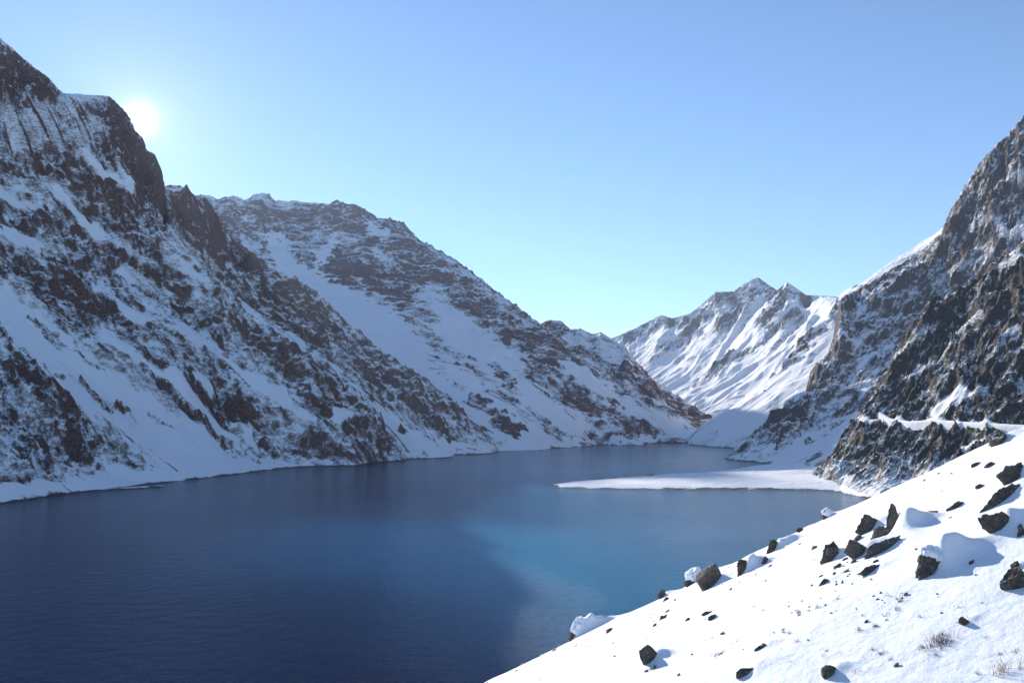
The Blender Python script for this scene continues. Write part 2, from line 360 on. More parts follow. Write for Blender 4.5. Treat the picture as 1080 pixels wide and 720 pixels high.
# the far snow massif at the head of the valley
crest = PL((500, 385, 10500), (600, 362, 10200), (640, 359, 10000), (652, 355, 9900), (672, 346, 9700), (690, 337, 9550), (697, 333, 9500), (710, 335, 9400), (728, 331, 9200), (742, 320, 8950), (754, 309, 8700), (765, 306, 8550), (776, 309, 8400), (790, 298, 8150), (802, 293, 7950), (814, 301, 7700), (822, 307, 7550), (833, 298, 7350), (843, 304, 7150), (852, 311, 6950), (880, 312, 6450), (900, 305, 6150), (1000, 250, 5400), (1150, 220, 5000))
foot = PL((600, 430, 8200), (660, 438, 7000), (710, 447, 5800), (760, 450, 4900), (850, 448, 4350), (950, 440, 4200))
s5 = Surf([crest, foot, back(crest, 500, 600, -400)],
          PL((700, 420, 6900), (740, 400, 7000), (760, 430, 5700), (800, 400, 5950), (850, 400, 5250), (720, 370, 8100), (780, 350, 7350), (840, 350, 6350), (900, 380, 5100), (660, 395, 8400), (640, 385, 9000)), step=260, c=80)
S5 = [(.75, 6, [(660, 353), (695, 340), (730, 337)]), (.75, 7, [(725, 345), (755, 315), (790, 310)]), (.7, 7, [(760, 345), (800, 300), (815, 308)]), (.75, 6, [(800, 345), (833, 305), (850, 315)]), (.7, 5, [(775, 375), (820, 345), (850, 330)]),
      (.08, 8, [(700, 410), (740, 385), (800, 350)]), (.05, 10, [(740, 425), (800, 395), (850, 360)]), (.6, 4, [(735, 405), (780, 375)]), (.55, 4, [(700, 365), (740, 350)]), (.1, 7, [(850, 325), (875, 330)]), (.05, 12, [(700, 440), (860, 420)])]
landform('far_mountain', s5, m_far, (480, 1180), 1.1, (4100, 12000), .0017, (-.9, -.3), S5, base=.30, seed=55, zmin=-50, rock_amp=1.4, big=4.6, wl0=620, warp=3, snowbias=.08, sil=[(600, 362), (640, 358), (652, 354), (672, 345), (690, 336), (697, 332), (710, 335), (728, 331), (742, 320), (756, 308), (775, 307), (788, 298), (802, 292), (812, 299), (822, 306), (833, 297), (845, 305), (852, 311), (880, 312)], jag=.4)

# snow ramp and dark rib on the right, behind the right-hand mountain
crest = PL((1000, 240, 3900), (930, 285, 3850), (900, 306, 3800), (882, 320, 3750), (866, 342, 3700), (850, 352, 3650), (832, 372, 3600), (815, 392, 3550), (800, 408, 3520), (780, 425, 3480), (762, 436, 3450))
foot = PL((735, 452, 3350), (760, 466, 3000), (800, 480, 2750))
s6 = Surf([crest, foot, back(crest, 150, 400, -200)], PL((800, 430, 3150), (850, 385, 3300), (900, 345, 3400), (850, 430, 2950), (960, 330, 3400), (780, 445, 3150)), step=150)
S6 = [(.92, 7, [(882, 328), (860, 352), (838, 375), (826, 385)]), (.85, 6, [(812, 395), (800, 405)]), (.7, 3, [(798, 415), (785, 424)]), (.0, 16, [(765, 447), (805, 428), (850, 392), (895, 345)]), (.0, 5, [(845, 352), (870, 335)])]
landform('mountain', s6, m_right, (725, 1010), 1.15, (2700, 4300), .0016, (-.85, -.5), S6, base=.3, seed=61, zmin=-20)

# right-hand mountain
crest = PL((1500, -240, 2100), (1300, -90, 2270), (1180, 30, 2430), (1120, 95, 2530), (1080, 138, 2600), (1050, 165, 2660), (1040, 178, 2700), (1022, 202, 2740), (1005, 235, 2780), (985, 258, 2840), (960, 275, 2900), (930, 293, 2960), (905, 318, 2980), (893, 345, 2950), (884, 372, 2880), (870, 390, 2780), (850, 413, 2640), (828, 432, 2490), (806, 450, 2360), (786, 467, 2240))+[W(766, 484)]
shore = [W(766, 484), W(790, 487), W(815, 489), W(850, 492), W(900, 495), W(1000, 500), W(1200, 515)]
s7 = Surf([crest, shore, below(shore, -90, -160, -45), back(crest[:-1], 200, 350, -180)],
          PL((850, 450, 2270), (900, 400, 2430), (950, 350, 2510), (1000, 300, 2530), (1060, 250, 2420), (1060, 380, 1960), (960, 420, 2070), (1150, 200, 2280), (900, 450, 2090), (1150, 350, 1900)), step=120)
S7 = [(.36, 8, [(1028, 238), (1055, 242), (1090, 246)]), (.36, 7, [(1065, 195), (1090, 188)]), (.36, 3.5, [(908, 305), (935, 288), (968, 268)]), (.42, 6, [(1040, 262), (1010, 285), (990, 300)]), (.45, 4, [(985, 262), (960, 300)]),
      (.95, 9, [(1075, 150), (1040, 190), (1010, 240)]), (.9, 14, [(990, 275), (960, 310), (930, 345)]), (.42, 4, [(925, 305), (900, 335)]), (.36, 4.5, [(892, 362), (915, 350)]), (.9, 12, [(880, 385), (850, 405), (815, 445), (790, 472)]),
      (.36, 4, [(905, 383), (925, 372)]), (.45, 4, [(945, 372), (925, 395), (905, 415)]), (.36, 5, [(850, 400), (835, 425)]), (.05, 4.5, [(822, 484), (848, 464), (872, 450)]), (.08, 5, [(800, 482), (812, 470)]), (.85, 3.5, [(838, 480), (860, 468), (880, 455)]),
      (.0, 9, [(838, 492), (870, 470), (905, 440)]), (.9, 6, [(770, 480), (795, 482)])]
landform('mountain', s7, m_right, (735, 1500), 1.1, (1750, 3500), .0017, (-.9, -.4), S7, base=.88, seed=71, zmin=-8, cov=.02, sil=[(900, 309), (905, 306), (930, 292), (960, 274), (985, 258), (1000, 244), (1010, 222), (1022, 204), (1040, 178), (1055, 160), (1080, 138), (1120, 95), (1180, 30)], jag=.8)

# dark crag with the ledge road
crest = PL((1500, 40, 820), (1300, 110, 1040), (1180, 180, 1210), (1120, 228, 1310), (1080, 252, 1370), (1052, 270, 1390), (1035, 292, 1420), (1018, 312, 1440), (1000, 330, 1460), (985, 345, 1480), (968, 362, 1490), (952, 372, 1495), (940, 390, 1490), (925, 404, 1480), (912, 428, 1450), (902, 445, 1440), (888, 470, 1400), (876, 495, 1350))+[W(872, 512)]
road = [P(p[0], p[1], p[2]) for p in ((928, 436, 1380), (940, 443, 1345), (960, 446, 1295), (985, 444, 1245), (1010, 446, 1195), (1040, 448, 1140), (1080, 450, 1080), (1150, 453, 990), (1300, 458, 860))]
shore = [W(872, 514), W(890, 520), W(905, 523), W(940, 532), W(1000, 545), W(1150, 575), W(1400, 600)]
s8 = Surf([crest, road, back(road, 4, 9, .8), back(road, -5, -12, -3), shore, below(shore, -60, -90, -45), back(crest[:-1], 220, 180, -110)],
          PL((1000, 400, 1290), (1080, 400, 1165), (1000, 360, 1370), (1070, 320, 1280), (950, 415, 1395), (1150, 350, 1110), (960, 500, 1190), (920, 480, 1300), (1010, 500, 1090), (890, 500, 1310), (1250, 300, 970)), step=55, c=12)
S8 = [(.05, 2.0, [(930, 438), (945, 444), (985, 444), (1040, 447), (1120, 450)]), (.05, 6, [(986, 436), (1000, 424), (1014, 413)]), (.45, 4, [(945, 372), (965, 355), (990, 340)]), (.36, 4.5, [(1000, 420), (1040, 414)]), (.42, 3, [(955, 398), (985, 380), (1000, 362)]),
      (.42, 4, [(1055, 285), (1075, 268)]), (.42, 3, [(1035, 330), (1010, 350)]), (.42, 3, [(1040, 380), (1060, 355), (1075, 345)]), (.36, 3, [(905, 443), (925, 441)]), (.42, 3, [(1015, 470), (1035, 466), (1050, 462)]), (.03, 4.5, [(880, 516), (895, 519), (912, 522)])]
landform('rock_crag', s8, m_crag, (842, 1500), 1.1, (620, 1800), .0016, (-.85, -.5), S8, base=.95, seed=83, zmin=-6, rock_amp=.5, big=.55, wl0=115, cov=.0, warp=3)
rp = densify(road, 6)
def ribbon(name, line, width, mat, lift):
    line = np.array(line); t = np.gradient(line, axis=0); nrm = np.stack([-t[:, 1], t[:, 0]], 1); nrm /= np.linalg.norm(nrm, axis=1)[:, None]
    rows = []
    for s, dz in ((-.62, -14), (-.56, -4), (-.48, -.5), (-.3, 0), (0, .15), (.3, 0), (.48, -.5), (.56, -4), (.62, -14)):
        r = line.copy(); r[:, :2] += nrm*width*s; r[:, 2] += lift+dz+.5*perlin(line[:, 0].astype(f32)/25, (line[:, 1]/25+s*3).astype(f32), 9); rows.append(r)
    G = np.array(rows)
    return structure(grid_mesh(name, G[..., 0], G[..., 1], G[..., 2], mat, {'snow': np.full(G.shape[:2], 1.5)}))
m_snow_far = mountain_mat('packed_snow', (.3, .27, .24), (.3, .27, .24), (.2, .18, .16), 3.0)
ribbon('path', rp, 4, m_snow_far, 2.4)

# fan and flat peninsula
back_sh = [W(640, 505), W(700, 500), W(735, 499), W(760, 496), W(790, 492), W(812, 489)]
front_sh = [W(590, 513.5), W(640, 515.5), W(700, 516), W(770, 516), W(830, 516), W(872, 517), W(895, 522), W(910, 524)]
tip = [W(582, 511), W(600, 508)]
mid = [(W(600, 511)[0], W(600, 511)[1], 1.5)]
def lift(p, z): return (p[0], p[1], z)
s9 = Surf([[lift(p, .3) for p in back_sh], [lift(p, .5) for p in front_sh], [lift(p, .1) for p in tip], below(back_sh, -20, 60, -9), below(front_sh, -15, -50, -9), [lift(W(574, 510), -3), lift(W(574, 513), -3), lift(W(590, 519), -7)]],
          [lift(W(630, 511), 4), lift(W(680, 509), 5.5), lift(W(740, 507), 8), lift(W(790, 504), 12), lift(W(840, 505), 16), lift(W(868, 508), 14)]+PL((835, 490, 1760), (870, 470, 1780), (905, 442, 1800), (940, 410, 1830), (870, 495, 1560), (850, 484, 1900)), step=40, c=8, lam=.1)
S9 = [(.5, 1.2, [(735, 509), (760, 513)]), (.5, 1.2, [(795, 497), (812, 494)]), (.45, 1, [(700, 513), (840, 515)]), (.55, 1, [(838, 488), (868, 474)]), (.9, 3, [(852, 487), (864, 479)]), (.5, 1.5, [(850, 512), (868, 509)]), (.8, 3, [(862, 490), (875, 483)])]
landform('peninsula', s9, m_right, (566, 950), .8, (1230, 2000), .0010, (-.9, -.4), S9, base=.05, seed=91, zmin=-4, rock_amp=.12, big=.05, wl0=60, warp=2, snowbias=.15)

# ------------------------------------------------------------------ valley and lake
m_val = mountain_mat('valley_snow', (.2, .17, .15), (.2, .17, .15), (.1, .09, .08), 8)
xs = np.linspace(-9000, 9000, 240); ys_ = np.concatenate([np.linspace(-5000, 3000, 40), np.linspace(3050, 9000, 200), np.linspace(9200, 14000, 30)])
X, Y = np.meshgrid(xs, ys_)
Z = -40+sstep(3330, 3700, Y-(X-650)*.2)*48+sstep(3600, 9000, Y)*260+fbm(X, Y, 300, 4, 5)*8*sstep(3600, 4200, Y)+(sstep(3500, 9000, np.abs(X))+sstep(1500, 5000, -Y))*300
structure(grid_mesh('terrain', X, Y, Z, m_val, {'snow': 1.3+fbm(X, Y, 300, 4, 8)*1.2}))

def water_mat():
    m, nt, b = newmat('lake_water')
    g = nt.nodes.new('ShaderNodeNewGeometry'); pos = g.outputs['Position']
    at = nt.nodes.new('ShaderNodeAttribute'); at.attribute_name = 'sunlit_tint'
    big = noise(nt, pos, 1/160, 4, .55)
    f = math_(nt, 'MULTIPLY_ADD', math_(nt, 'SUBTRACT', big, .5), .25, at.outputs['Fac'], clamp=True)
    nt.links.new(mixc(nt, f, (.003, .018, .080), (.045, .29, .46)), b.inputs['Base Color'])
    b.inputs['Roughness'].default_value = .12; b.inputs['IOR'].default_value = 1.333; b.inputs['Specular IOR Level'].default_value = .21; b.inputs['Specular Tint'].default_value = (.8, .9, 1, 1)
    w1 = noise(nt, pos, 1/1.6, 4, .6); w2 = noise(nt, pos, 1/9, 3, .5)
    gust = nt.nodes.new('ShaderNodeAttribute'); gust.attribute_name = 'gust'
    hh = math_(nt, 'MULTIPLY_ADD', w2, 1.6, w1)
    bp = nt.nodes.new('ShaderNodeBump'); bp.inputs['Distance'].default_value = 1.1
    nt.links.new(gust.outputs['Fac'], bp.inputs['Strength']); nt.links.new(hh, bp.inputs['Height'])
    nt.links.new(bp.outputs[0], b.inputs['Normal'])
    return m
xs = np.linspace(-2500, 1800, 240); ys_ = np.linspace(-1500, 3900, 300)
X, Y = np.meshgrid(xs, ys_)
# sunlit water painted into the lake colour: turquoise patch and brighter right side
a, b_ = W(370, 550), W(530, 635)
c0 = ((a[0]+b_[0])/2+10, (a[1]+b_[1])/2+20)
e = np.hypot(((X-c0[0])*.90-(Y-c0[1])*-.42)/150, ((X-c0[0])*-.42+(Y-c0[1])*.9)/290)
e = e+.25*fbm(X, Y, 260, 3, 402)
sunlit_tint = .80*(1-sstep(.1, 1.55, e))+.36*sstep(-60, 160, X+.12*(Y-400))*(1-.5*sstep(1300, 3000, Y))
gust = .60+.7*fbm(X*1.0, Y*.35, 320, 4, 400)+.35*sstep(900, 400, Y)-.10*sstep(.05, .35, fbm(X*.45+Y*.1, Y, 150, 3, 401))
structure(grid_mesh('lake', X, Y, X*0, water_mat(), {'sunlit_tint': sunlit_tint, 'gust': np.clip(gust, .2, 1)}))

# ------------------------------------------------------------------ foreground snow slope
KA, KB, KC, KK = .452, -.2, 3.5, .00058
def ground(x, y):
    """height of the snow slope; works on floats and arrays"""
    x = np.asarray(x, float); y = np.asarray(y, float)
    z = H-KC+KA*x+KB*y-KK*np.abs(y)*y
    z = z-.0006*np.maximum(y-110, 0)**2-.0006*np.maximum(x-70, 0)**2
    z = z-5.6*(1-sstep(5, 30, y))
    r = np.hypot(x, y)
    amp = sstep(3, 30, r)
    z = z+fbm(x, y, 22, 3, 201)*.55*amp+fbm(x, y, 60, 2, 205)*.9*sstep(15, 60, r)
    z = z+fbm(x, y*.6, 5, 3, 210)*.10
    return z
def hit(px, py):
    """where the sight line through a survey pixel meets the snow slope"""
    last = None
    for Y in np.exp(np.linspace(math.log(3), math.log(130), 900)):
        x, y, z = P(px, py, Y)
        g = float(ground(x, y))
        if z < g: return x, y, g
        if last is None or z-g < last[0]: last = (z-g, x, y, g)
    return last[1:]
def snow_fg():
    m, nt, b = newmat('slope_snow')
    g = nt.nodes.new('ShaderNodeNewGeometry'); pos = g.outputs['Position']
    at = nt.nodes.new('ShaderNodeAttribute'); at.attribute_name = 'bare'
    n1 = noise(nt, pos, 6, 6, .7); n2 = noise(nt, pos, .7, 5, .6)
    j = math_(nt, 'MULTIPLY_ADD', math_(nt, 'SUBTRACT', n1, .5), 1.3, at.outputs['Fac'])
    mr = nt.nodes.new('ShaderNodeMapRange'); mr.interpolation_type = 'SMOOTHSTEP'; mr.inputs[1].default_value = .5; mr.inputs[2].default_value = .7; nt.links.new(j, mr.inputs[0])
    grass = ramp(nt, n2, .4, .6, (.16, .11, .06), (.30, .22, .13))
    nt.links.new(mixc(nt, mr.outputs[0], (.86, .88, .92), grass), b.inputs['Base Color'])
    b.inputs['Roughness'].default_value = .7; b.inputs['Specular IOR Level'].default_value = .3
    n3 = noise(nt, pos, 3.0, 9, .65)
    bp = nt.nodes.new('ShaderNodeBump'); bp.inputs['Distance'].default_value = .09; bp.inputs['Strength'].default_value = .6
    nt.links.new(n3, bp.inputs['Height']); nt.links.new(bp.outputs[0], b.inputs['Normal'])
    return m
m_fg = snow_fg()
# ------------------------------------------------------------------ boulders, stones, tufts
def rock_mat(name, a, b2, c):
    m, nt, b = newmat(name)
    tc = nt.nodes.new('ShaderNodeTexCoord'); pos = tc.outputs['Object']
    n1 = noise(nt, pos, 2.5, 8, .7); n2 = noise(nt, pos, 9, 8, .75); n3 = noise(nt, pos, 1.1, 5, .6)
    col = ramp(nt, n1, .35, .65, a, b2)
    col = mixc(nt, math_(nt, 'MULTIPLY_ADD', math_(nt, 'SUBTRACT', n2, .5), 3.2, .5, clamp=True), c, col)
    lich = math_(nt, 'MULTIPLY_ADD', math_(nt, 'SUBTRACT', n3, .56), 7, 0, clamp=True)
    col = mixc(nt, math_(nt, 'MULTIPLY', lich, .5), col, (.24, .22, .17))
    # dusting of snow on faces that look up
    g = nt.nodes.new('ShaderNodeNewGeometry'); sp = nt.nodes.new('ShaderNodeSeparateXYZ'); nt.links.new(g.outputs['Normal'], sp.inputs[0])
    up = math_(nt, 'MULTIPLY_ADD', math_(nt, 'SUBTRACT', n2, .5), .9, sp.outputs[2])
    dust = math_(nt, 'MULTIPLY_ADD', math_(nt, 'SUBTRACT', up, .80), 6, 0, clamp=True)
    col = mixc(nt, dust, col, (.84, .86, .9))
    nt.links.new(col, b.inputs['Base Color']); b.inputs['Roughness'].default_value = .9; b.inputs['Specular IOR Level'].default_value = .25
    bp = nt.nodes.new('ShaderNodeBump'); bp.inputs['Distance'].default_value = .12; bp.inputs['Strength'].default_value = .9
    nt.links.new(n2, bp.inputs['Height']); nt.links.new(bp.outputs[0], b.inputs['Normal'])
    return m
m_dark = rock_mat('dark_boulder_stone', (.145, .125, .105), (.26, .22, .18), (.06, .052, .047))
m_grey = rock_mat('grey_boulder_stone', (.17, .155, .13), (.24, .215, .18), (.07, .063, .055))
m_brown = rock_mat('brown_boulder_stone', (.14, .10, .07), (.20, .15, .10), (.05, .04, .032))
def snow_plain():
    m, nt, b = newmat('drifted_snow')
    tc = nt.nodes.new('ShaderNodeTexCoord')
    b.inputs['Base Color'].default_value = (.86, .88, .92, 1); b.inputs['Roughness'].default_value = .75
    bp = nt.nodes.new('ShaderNodeBump'); bp.inputs['Distance'].default_value = .05; bp.inputs['Strength'].default_value = .4
    nt.links.new(noise(nt, tc.outputs['Object'], 4, 6, .6), bp.inputs['Height']); nt.links.new(bp.outputs[0], b.inputs['Normal'])
    return m
m_drift = snow_plain()
import bmesh
from mathutils import Vector, noise as mn
def ico(sub):
    bm = bmesh.new(); bmesh.ops.create_icosphere(bm, subdivisions=sub, radius=1)
    v = np.array([x.co[:] for x in bm.verts]); f = [[w.index for w in p.verts] for p in bm.faces]
    bm.free(); return v, f
ICO = {k: ico(k) for k in (2, 3, 4, 5)}
def mesh_from(name, v, f, mat, parent=None, smooth=True, loc=None):
    me = bpy.data.meshes.new(name); me.from_pydata([tuple(p) for p in v], [], f); me.materials.append(mat)
    me.polygons.foreach_set('use_smooth', [smooth]*len(me.polygons))
    o = bpy.data.objects.new(name, me); C.objects.link(o)
    if parent: o.parent = parent
    if loc is not None: o.location = loc
    return o
def rock_shape(dims, seed, sub=4, tilt=0.0, yaw=0.0, pitch=0.0, cuts=11, rough=.10, peak=0.0):
    """an angular block: a ball cut by random planes, roughened, stretched, tilted"""
    r = random.Random(seed); v, f = ICO[sub]; v = v.copy()
    for k in range(cuts):
        n = np.array([r.gauss(0, 1), r.gauss(0, 1), r.gauss(0, .8)]); n /= np.linalg.norm(n)
        d = r.uniform(.42, .78); s = v@n-d
        v = v-np.outer(np.maximum(s, 0)*.97, n)
    for i in range(len(v)):
        p = Vector(v[i])
        q = mn.fractal(p*1.9+Vector((seed*3.1, 0, 0)), .75, 2.1, 6)*rough*1.25-abs(mn.noise(p*3.3+Vector((0, seed*1.7, 0))))*rough*1.1
        v[i] *= 1+q
        if peak: v[i][0] += peak*max(v[i][2], 0)
    v /= np.abs(v).max(0)
    v = v*np.array(dims)/2
    ct, st_ = math.cos(tilt), math.sin(tilt)
    v = np.stack([v[:, 0]*ct+v[:, 2]*st_, v[:, 1], -v[:, 0]*st_+v[:, 2]*ct], 1)
    cy, sy = math.cos(yaw), math.sin(yaw)
    return np.stack([v[:, 0]*cy-v[:, 1]*sy, v[:, 0]*sy+v[:, 1]*cy, v[:, 2]], 1), f
BANKS = []
def boulder(px, py, w, h, label, mat=None, tilt=0.0, seed=0, drift=None, yaw=0.0, depth=.8, cat='boulder', name='boulder', rough=.16, group=None, sub=5, peak=0.0, cuts=15, cap=0.0, bank=None):
    """px,py: centre of the stone in the survey picture; w,h: its visible size there in pixels;
       cap: thickness of the snow lying on it; bank: (height, reach) of the snow drifted behind it, times its own size"""
    x, y, g = hit(px, py+h*.42)
    s = math.hypot(y, g-H)/F
    W_, H_ = w*s*1.08, h*s*1.02
    root = bpy.data.objects.new(name, None); root.empty_display_size = .2; C.objects.link(root); root.location = (x, y, g)
    dims = np.array((W_*1.12, min(W_, H_*1.3)*depth, H_*1.6))
    v, f = rock_shape(dims, seed, sub, tilt, yaw, rough=rough, peak=peak, cuts=cuts)
    ctr = np.array([0, W_*.12, H_*.12])
    o = mesh_from('rock', v+ctr, f, mat or m_dark, root); o.data.set_sharp_from_angle(angle=math.radians(24))
    if cap:
        nn = np.array([q.normal[:] for q in o.data.vertices])
        t = cap*H_
        rel = v[:, 2]/(H_*.75)+.35*v[:, 0]/(W_*.5)+np.array([mn.noise(Vector(p)/max(W_, H_)*3+Vector((seed, 5, 0))) for p in v])*.25
        k = sstep(-.05, .25, rel)*np.clip(nn[:, 2]+.75, 0, 1)
        vc = v*.97+(nn*.45+np.array([.12, 0, .75]))*(t*k)[:, None]-nn*(.05*H_*(1-k))[:, None]
        mesh_from('snow_cap', vc+ctr, f, m_drift, root)
    bh, br, bo = (tuple(bank or (.42, .9))+(.42,))[:3]
    BANKS.append((x, y+W_*.25, W_, bh*H_, W_*bo, br))
    root['label'] = label; root['category'] = cat
    if group: root['group'] = group
    return root
B = boulder; G = 'snow-covered boulders on the near slope'
#  px   py    w   h
B(986, 588, 26, 34, 'big split dark boulder with a large blue-shaded snow mound on its right side', tilt=.25, seed=5, cap=.10, bank=(.75, 1.4), group=G, sub=5)
B(943, 549, 15, 32, 'upright grey-brown slab leaning beside the snow mound in the boulder cluster', m_grey, tilt=-.1, seed=7, group=G, depth=.7)
B(962, 556, 26, 12, 'low dark rock lying under the rounded snow mound right of the upright slab', seed=9, cap=.35, bank=(2.0, .9, -.1), group=G)
B(917, 552, 24, 18, 'rough black boulder with a pointed top, left of the upright slab', seed=11, group=G, rough=.16)
B(934, 562, 24, 13, 'small grey-brown rock wedged below the upright slab', m_grey, seed=13, group=G)
B(908, 577, 22, 22, 'pale grey rounded boulder leaning right, below the cluster on the slope', m_grey, tilt=-.6, seed=15, group=G, rough=.07)
B(935, 577, 38, 11, 'long flat brown-grey slab lying along the slope below the cluster', m_grey, tilt=-.38, seed=17, group=G)
B(878, 582, 17, 21, 'dark pointed boulder standing alone left of the cluster', seed=19, group=G, tilt=.2)
B(904, 568, 10, 8, 'small dark stone just above the pale grey rounded boulder', seed=21, cat='stone', name='stone', group=G, sub=3)
B(919, 600, 24, 8, 'dark low slab below the long flat slab, pointing up to the right', seed=23, tilt=-.3, group=G)
B(870, 614, 16, 5, 'thin dark slab lying below the dark pointed boulder', seed=25, tilt=-.5, group=G)
B(1071, 497, 30, 24, 'large dark boulder at the right edge with snow under its chin', seed=27, group=G, sub=5, rough=.14)
B(1062, 524, 52, 14, 'long dark ridge of rock sloping down left from the right edge', seed=29, tilt=-.5, group=G, bank=(.7, .8))
B(1057, 551, 26, 26, 'dark hooked boulder pointing up right, with shaded snow behind it', seed=31, tilt=-.55, group=G, bank=(.7, .9))
B(1079, 560, 9, 13, 'narrow dark stone cut by the right edge beside the hooked boulder', seed=33, group=G)
B(1073, 597, 10, 9, 'small grey-brown stone above the black arched rock at the right edge', m_brown, seed=35, cat='stone', name='stone', group=G, sub=3)
B(1077, 612, 28, 20, 'black arched rock at the right edge with snow filling its hollow', seed=37, tilt=-.5, group=G, bank=(.3, .6))
B(1010, 533, 22, 7, 'flat grey rock slanting up to the right in open snow above the big split boulder', m_grey, seed=39, tilt=-.45, group=G)
B(986, 541, 20, 5, 'thin black flat rock right of the rounded snow mound', seed=41, tilt=.12, group=G)
B(1034, 513, 9, 4, 'tiny dark slab left of the long dark ridge', seed=43, tilt=-.5, cat='stone', name='stone', group=G, sub=3)
B(1030, 490, 10, 4, 'thin dark rock near the top of the slope, leftmost of a pair', seed=45, tilt=-.3, cat='stone', name='stone', group=G, sub=3)
B(1047, 489, 17, 4, 'thin arched dark rock near the top of the slope, left of the large edge boulder', seed=46, tilt=-.2, cat='stone', name='stone', group=G, sub=3)
B(1055, 461, 24, 16, 'dark blocky outcrop boulder at the top of the snow slope below the road', seed=47, group=G, depth=1.2, sub=5)
B(872, 543, 10, 8, 'snow-capped round boulder on the shore skyline', seed=49, group=G, cap=.5)
B(845, 558, 9, 5, 'small brown rock on the skyline left of the snow-capped round boulder', m_brown, seed=51, group=G)
B(817, 576, 15, 13, 'rusty brown and dark jagged boulder on the skyline with snow to its right', m_brown, seed=53, group=G, bank=(.8, 1.3), rough=.15)
B(829, 570, 9, 5, 'small dark stone on the skyline right above the rusty jagged boulder', seed=54, group=G, cat='stone', name='stone', sub=3)
B(784, 597, 13, 20, 'brown leaning boulder with a snow mound on its right, below the skyline', m_brown, seed=55, tilt=.35, group=G, bank=(.75, 1.3))
B(795, 588, 9, 9, 'small brown rock between the leaning boulder and the rusty jagged boulder', m_brown, seed=56, group=G)
B(808, 591, 8, 8, 'dark stone right of the small snow mound below the rusty boulder', seed=57, group=G, cat='stone', name='stone', sub=3)
B(752, 609, 24, 22, 'dark boulder with a triangular face near the skyline, snow along its lower side', seed=59, tilt=-.35, group=G, bank=(.35, .8), rough=.07, cuts=16)
B(730, 607, 16, 13, 'round boulder under a thick snow cap on the skyline, left of the triangular one', m_brown, seed=61, group=G, cap=.4, bank=(.7, 1.3))
B(741, 602, 8, 6, 'small brown stone on the skyline between the capped boulder and the triangular one', m_brown, seed=62, group=G, cat='stone', name='stone', sub=3)
B(698, 620, 11, 10, 'small dark boulder on the skyline left of the capped round boulder', seed=63, group=G)
B(606, 657, 10, 20, 'tall narrow brown rock with wide snow drift on its right, lowest on the skyline', m_brown, seed=65, tilt=.25, group=G, cap=.15, bank=(.95, 2.6))
B(686, 692, 16, 18, 'black wedge-shaped rock standing alone in the lower snow', seed=67, tilt=-.55, group=G, cuts=16, rough=.05, depth=.5)
B(788, 709, 34, 9, 'black slanting rock at the bottom edge of the picture', seed=69, tilt=-.25, group=G)
B(876, 708, 18, 12, 'black angular stone near the bottom edge, right of the slanting rock', seed=71, tilt=-.4, group=G, rough=.07)
B(1019, 655, 10, 9, 'small black stone below the black arched rock, in smooth shaded snow', seed=73, tilt=-.3, group=G, rough=.07)
B(804, 683, 14, 6, 'small black slanted stone between the lone wedge rock and the slanting bottom rock', seed=75, tilt=-.3, cat='stone', name='stone', group=G, sub=3)
B(747, 646, 15, 4, 'thin flat dark slab below the triangular boulder', seed=76, tilt=-.15, cat='stone', name='stone', group=G, sub=3)
B(752, 651, 9, 5, 'small dark stone touching the thin flat slab below the triangular boulder', seed=77, tilt=-.5, cat='stone', name='stone', group=G, sub=3)
B(643, 665, 10, 4, 'small dark flat stone right of the wide snow drift', seed=78, tilt=-.2, cat='stone', name='stone', group=G, sub=3)
# rocks on the peninsula's far shore
for px, py, w, h, Y, lab in ((684, 502.5, 8, 3.5, 0, 'low brown rock on the far shore of the flat peninsula, nearer its tip'), (713, 503, 7, 3.5, 0, 'dark rock on the far shore of the flat peninsula, farther from its tip')):
    p = W(px, py+.5); s = p[1]/F
    v, f = rock_shape((w*s, w*s*.7, h*s*1.3), int(px), 3); 
    o = mesh_from('boulder', v, f, m_dark, None, loc=(p[0], p[1]-12, 4.0)); o['label'] = lab; o['category'] = 'boulder'
# scattered small stones, alike
rnd = random.Random(4)
protos = []
for k in range(6):
    v, f = rock_shape((1, .6, .38), 300+k, 3, tilt=rnd.uniform(-.5, .1), cuts=9)
    me = bpy.data.meshes.new('stone'); me.from_pydata([tuple(p) for p in v], [], f); me.materials.append(m_dark); protos.append(me)
spots = [(700, 652, 12), (690, 660, 8), (702, 650, 7), (724, 655, 10), (596, 672, 9), (589, 678, 7), (607, 682, 6), (585, 686, 7), (648, 692, 4), (647, 678, 4), (544, 691, 6), (513, 706, 7), (701, 634, 12), (712, 633, 6), (704, 645, 8),
         (757, 594, 5), (777, 597, 4), (813, 597, 6), (844, 574, 5), (858, 579, 11), (900, 593, 10), (892, 590, 8), (884, 598, 12), (893, 603, 9), (897, 585, 6), (866, 608, 6), (879, 606, 7), (856, 618, 5), (888, 615, 5),
         (924, 592, 8), (966, 580, 5), (1024, 594, 10), (1029, 608, 5), (993, 648, 4), (1003, 547, 6), (1045, 470, 7), (990, 500, 6), (975, 507, 5), (870, 640, 7), (914, 655, 6), (925, 633, 5), (853, 642, 5), (846, 635, 4), (832, 640, 5), (843, 650, 6),
         (946, 703, 9), (955, 628, 7), (770, 622, 6), (795, 640, 5), (762, 668, 6), (730, 690, 4), (716, 712, 5), (826, 664, 5), (690, 704, 6), (681, 708, 5), (760, 690, 6)]
